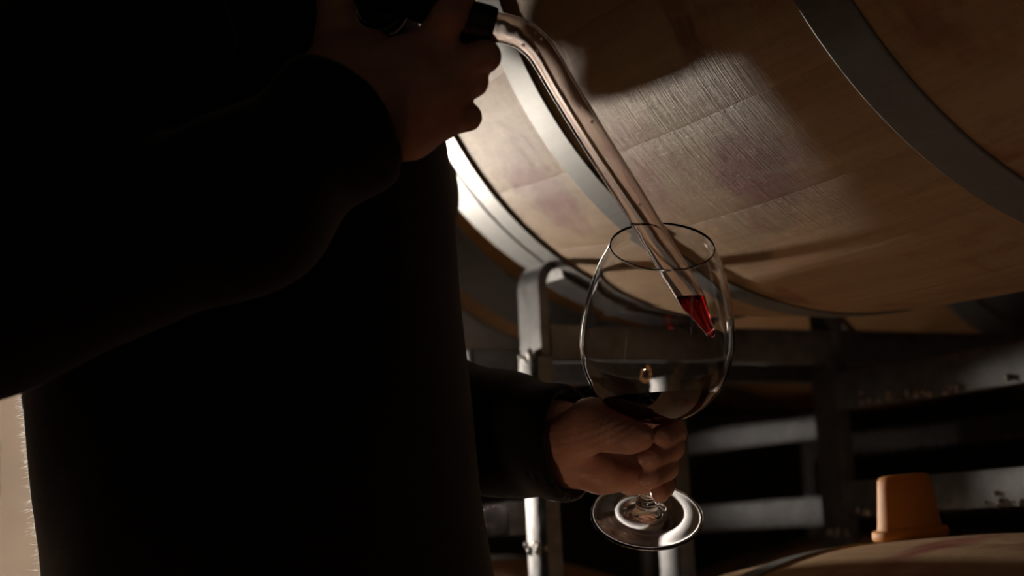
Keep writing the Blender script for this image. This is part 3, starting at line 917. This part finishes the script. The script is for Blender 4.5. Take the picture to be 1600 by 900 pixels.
# ------------------------------------------------------------------ work lamp just beyond the left edge, the light in the room
m, nt, b = new_mat('lamp_glow')
b.inputs['Base Color'].default_value = (0, 0, 0, 1)
b.inputs['Emission Color'].default_value = (1.0, .88, .75, 1); b.inputs['Emission Strength'].default_value = LAMP_EMIT
M_GLOW = m
lamp = empty('work_lamp', 'bright work lamp on a tripod behind the person', 'lamp', None, Matrix.Translation((LAMP_POS.x, LAMP_POS.y, FLOOR)))
hz = LAMP_POS.z - FLOOR
bm = bmesh.new(); bmesh.ops.create_uvsphere(bm, u_segments=24, v_segments=16, radius=LAMP_R, matrix=Matrix.Translation((0, 0, hz)))
bm_obj('bulb', bm, M_GLOW, lamp, True)
V, Fc = lathe([(0, hz - LAMP_R - .06), (.02, hz - LAMP_R - .06), (.026, hz - LAMP_R - .002), (0, hz - LAMP_R - .002)], 24)
mesh('socket', V, Fc, M_BLACK, lamp, True, 40)
V, Fc = sweep([(0, 0, .35), (0, 0, hz - LAMP_R - .058)], .012, 16); mesh('pole', V, Fc, M_BLACK, lamp, True, 40)
for k in range(3):
    a = 2 * math.pi * k / 3 + .4
    V, Fc = sweep([(0, 0, .5), (.35 * math.cos(a), .35 * math.sin(a), .011)], .010, 12); mesh('leg', V, Fc, M_BLACK, lamp, True, 40)

# unseen shade added to shape the beam: open towards the barrels, slot at the back
SR = .088
for a0, a1 in ((-145, -22), (-8, 137)):
    V, Fc = [], []
    na = 40
    for k in range(na + 1):
        a = math.radians(a0 + (a1 - a0) * k / na)
        for rr, zz in ((SR, -.06), (SR, .06), (SR + .002, .06), (SR + .002, -.06)):
            V.append((rr * math.sin(a), rr * math.cos(a), hz + zz))
    for k in range(na):
        for q in range(4):
            t_ = (q + 1) % 4
            Fc.append((k * 4 + q, k * 4 + t_, k * 4 + 4 + t_, k * 4 + 4 + q))
    Fc.append((0, 1, 2, 3)); Fc.append((na * 4, na * 4 + 3, na * 4 + 2, na * 4 + 1))
    mesh('added_shade', V, Fc, M_BLACK, lamp, True, 40)
for zz in (-.045, .045):  # discs added to keep the beam off floor and ceiling
    V, Fc = lathe([(.012, hz + zz - .001), (.095, hz + zz - .001), (.095, hz + zz + .001), (.012, hz + zz + .001)], 48, closed=True)
    mesh('added_baffle', V, Fc, M_BLACK, lamp, True, 40)

# added warm fill lamp, unseen, for the lower hand and the barrel underside
LN = Vector((-.20, .70, FLOOR + .38))
m, nt, b = new_mat('fill_glow')
b.inputs['Base Color'].default_value = (0, 0, 0, 1)
b.inputs['Emission Color'].default_value = (1.0, .68, .46, 1); b.inputs['Emission Strength'].default_value = 160
M_LGLOW = m
ln = empty('fill_light', 'added hooded fill lamp, unseen, low before the person', 'fill_light', None, Matrix.Translation(LN))
V, Fc = lathe([(0, 0), (.05, 0), (.055, .01), (.04, .03), (.018, .06), (.014, .098), (0, .1)], 32); mesh('base', V, Fc, M_BLACK, ln, True, 40)
bm = bmesh.new(); bmesh.ops.create_uvsphere(bm, u_segments=20, v_segments=14, radius=.02, matrix=Matrix.Translation((0, 0, .12)))
bm_obj('bulb', bm, M_LGLOW, ln, True)
V, Fc = lathe([(0, .176), (.012, .175), (.041, .166), (.043, .164), (.040, .166), (0, .172)], 40); mesh('hood', V, Fc, M_BLACK, ln, True, 40)
for k in range(3):
    a = 2 * math.pi * k / 3 + 2.4
    V, Fc = sweep([(.036 * math.cos(a), .036 * math.sin(a), .03), (.037 * math.cos(a), .037 * math.sin(a), .167)], .0014, 8); mesh('strut', V, Fc, M_BLACK, ln, True, 40)

fill_stand = empty('fill_stand', 'added round wooden stand, unseen, carrying the fill lamp', 'fill_stand', None, Matrix.Translation((LN.x, LN.y, FLOOR)))  # made-up support for the added fill lamp
V, Fc = lathe([(0, .345), (.125, .345), (.135, .352), (.135, .370), (.128, .379), (0, .3795)], 40); mesh('seat', V, Fc, M_OAK2, fill_stand, True, 40)
for k in range(3):
    a = 2 * math.pi * k / 3 + .5
    V, Fc = sweep([(.085 * math.cos(a), .085 * math.sin(a), .3455), (.13 * math.cos(a), .13 * math.sin(a), .001)], [.017, .013], 14); mesh('leg', V, Fc, M_OAK2, fill_stand, True, 40)
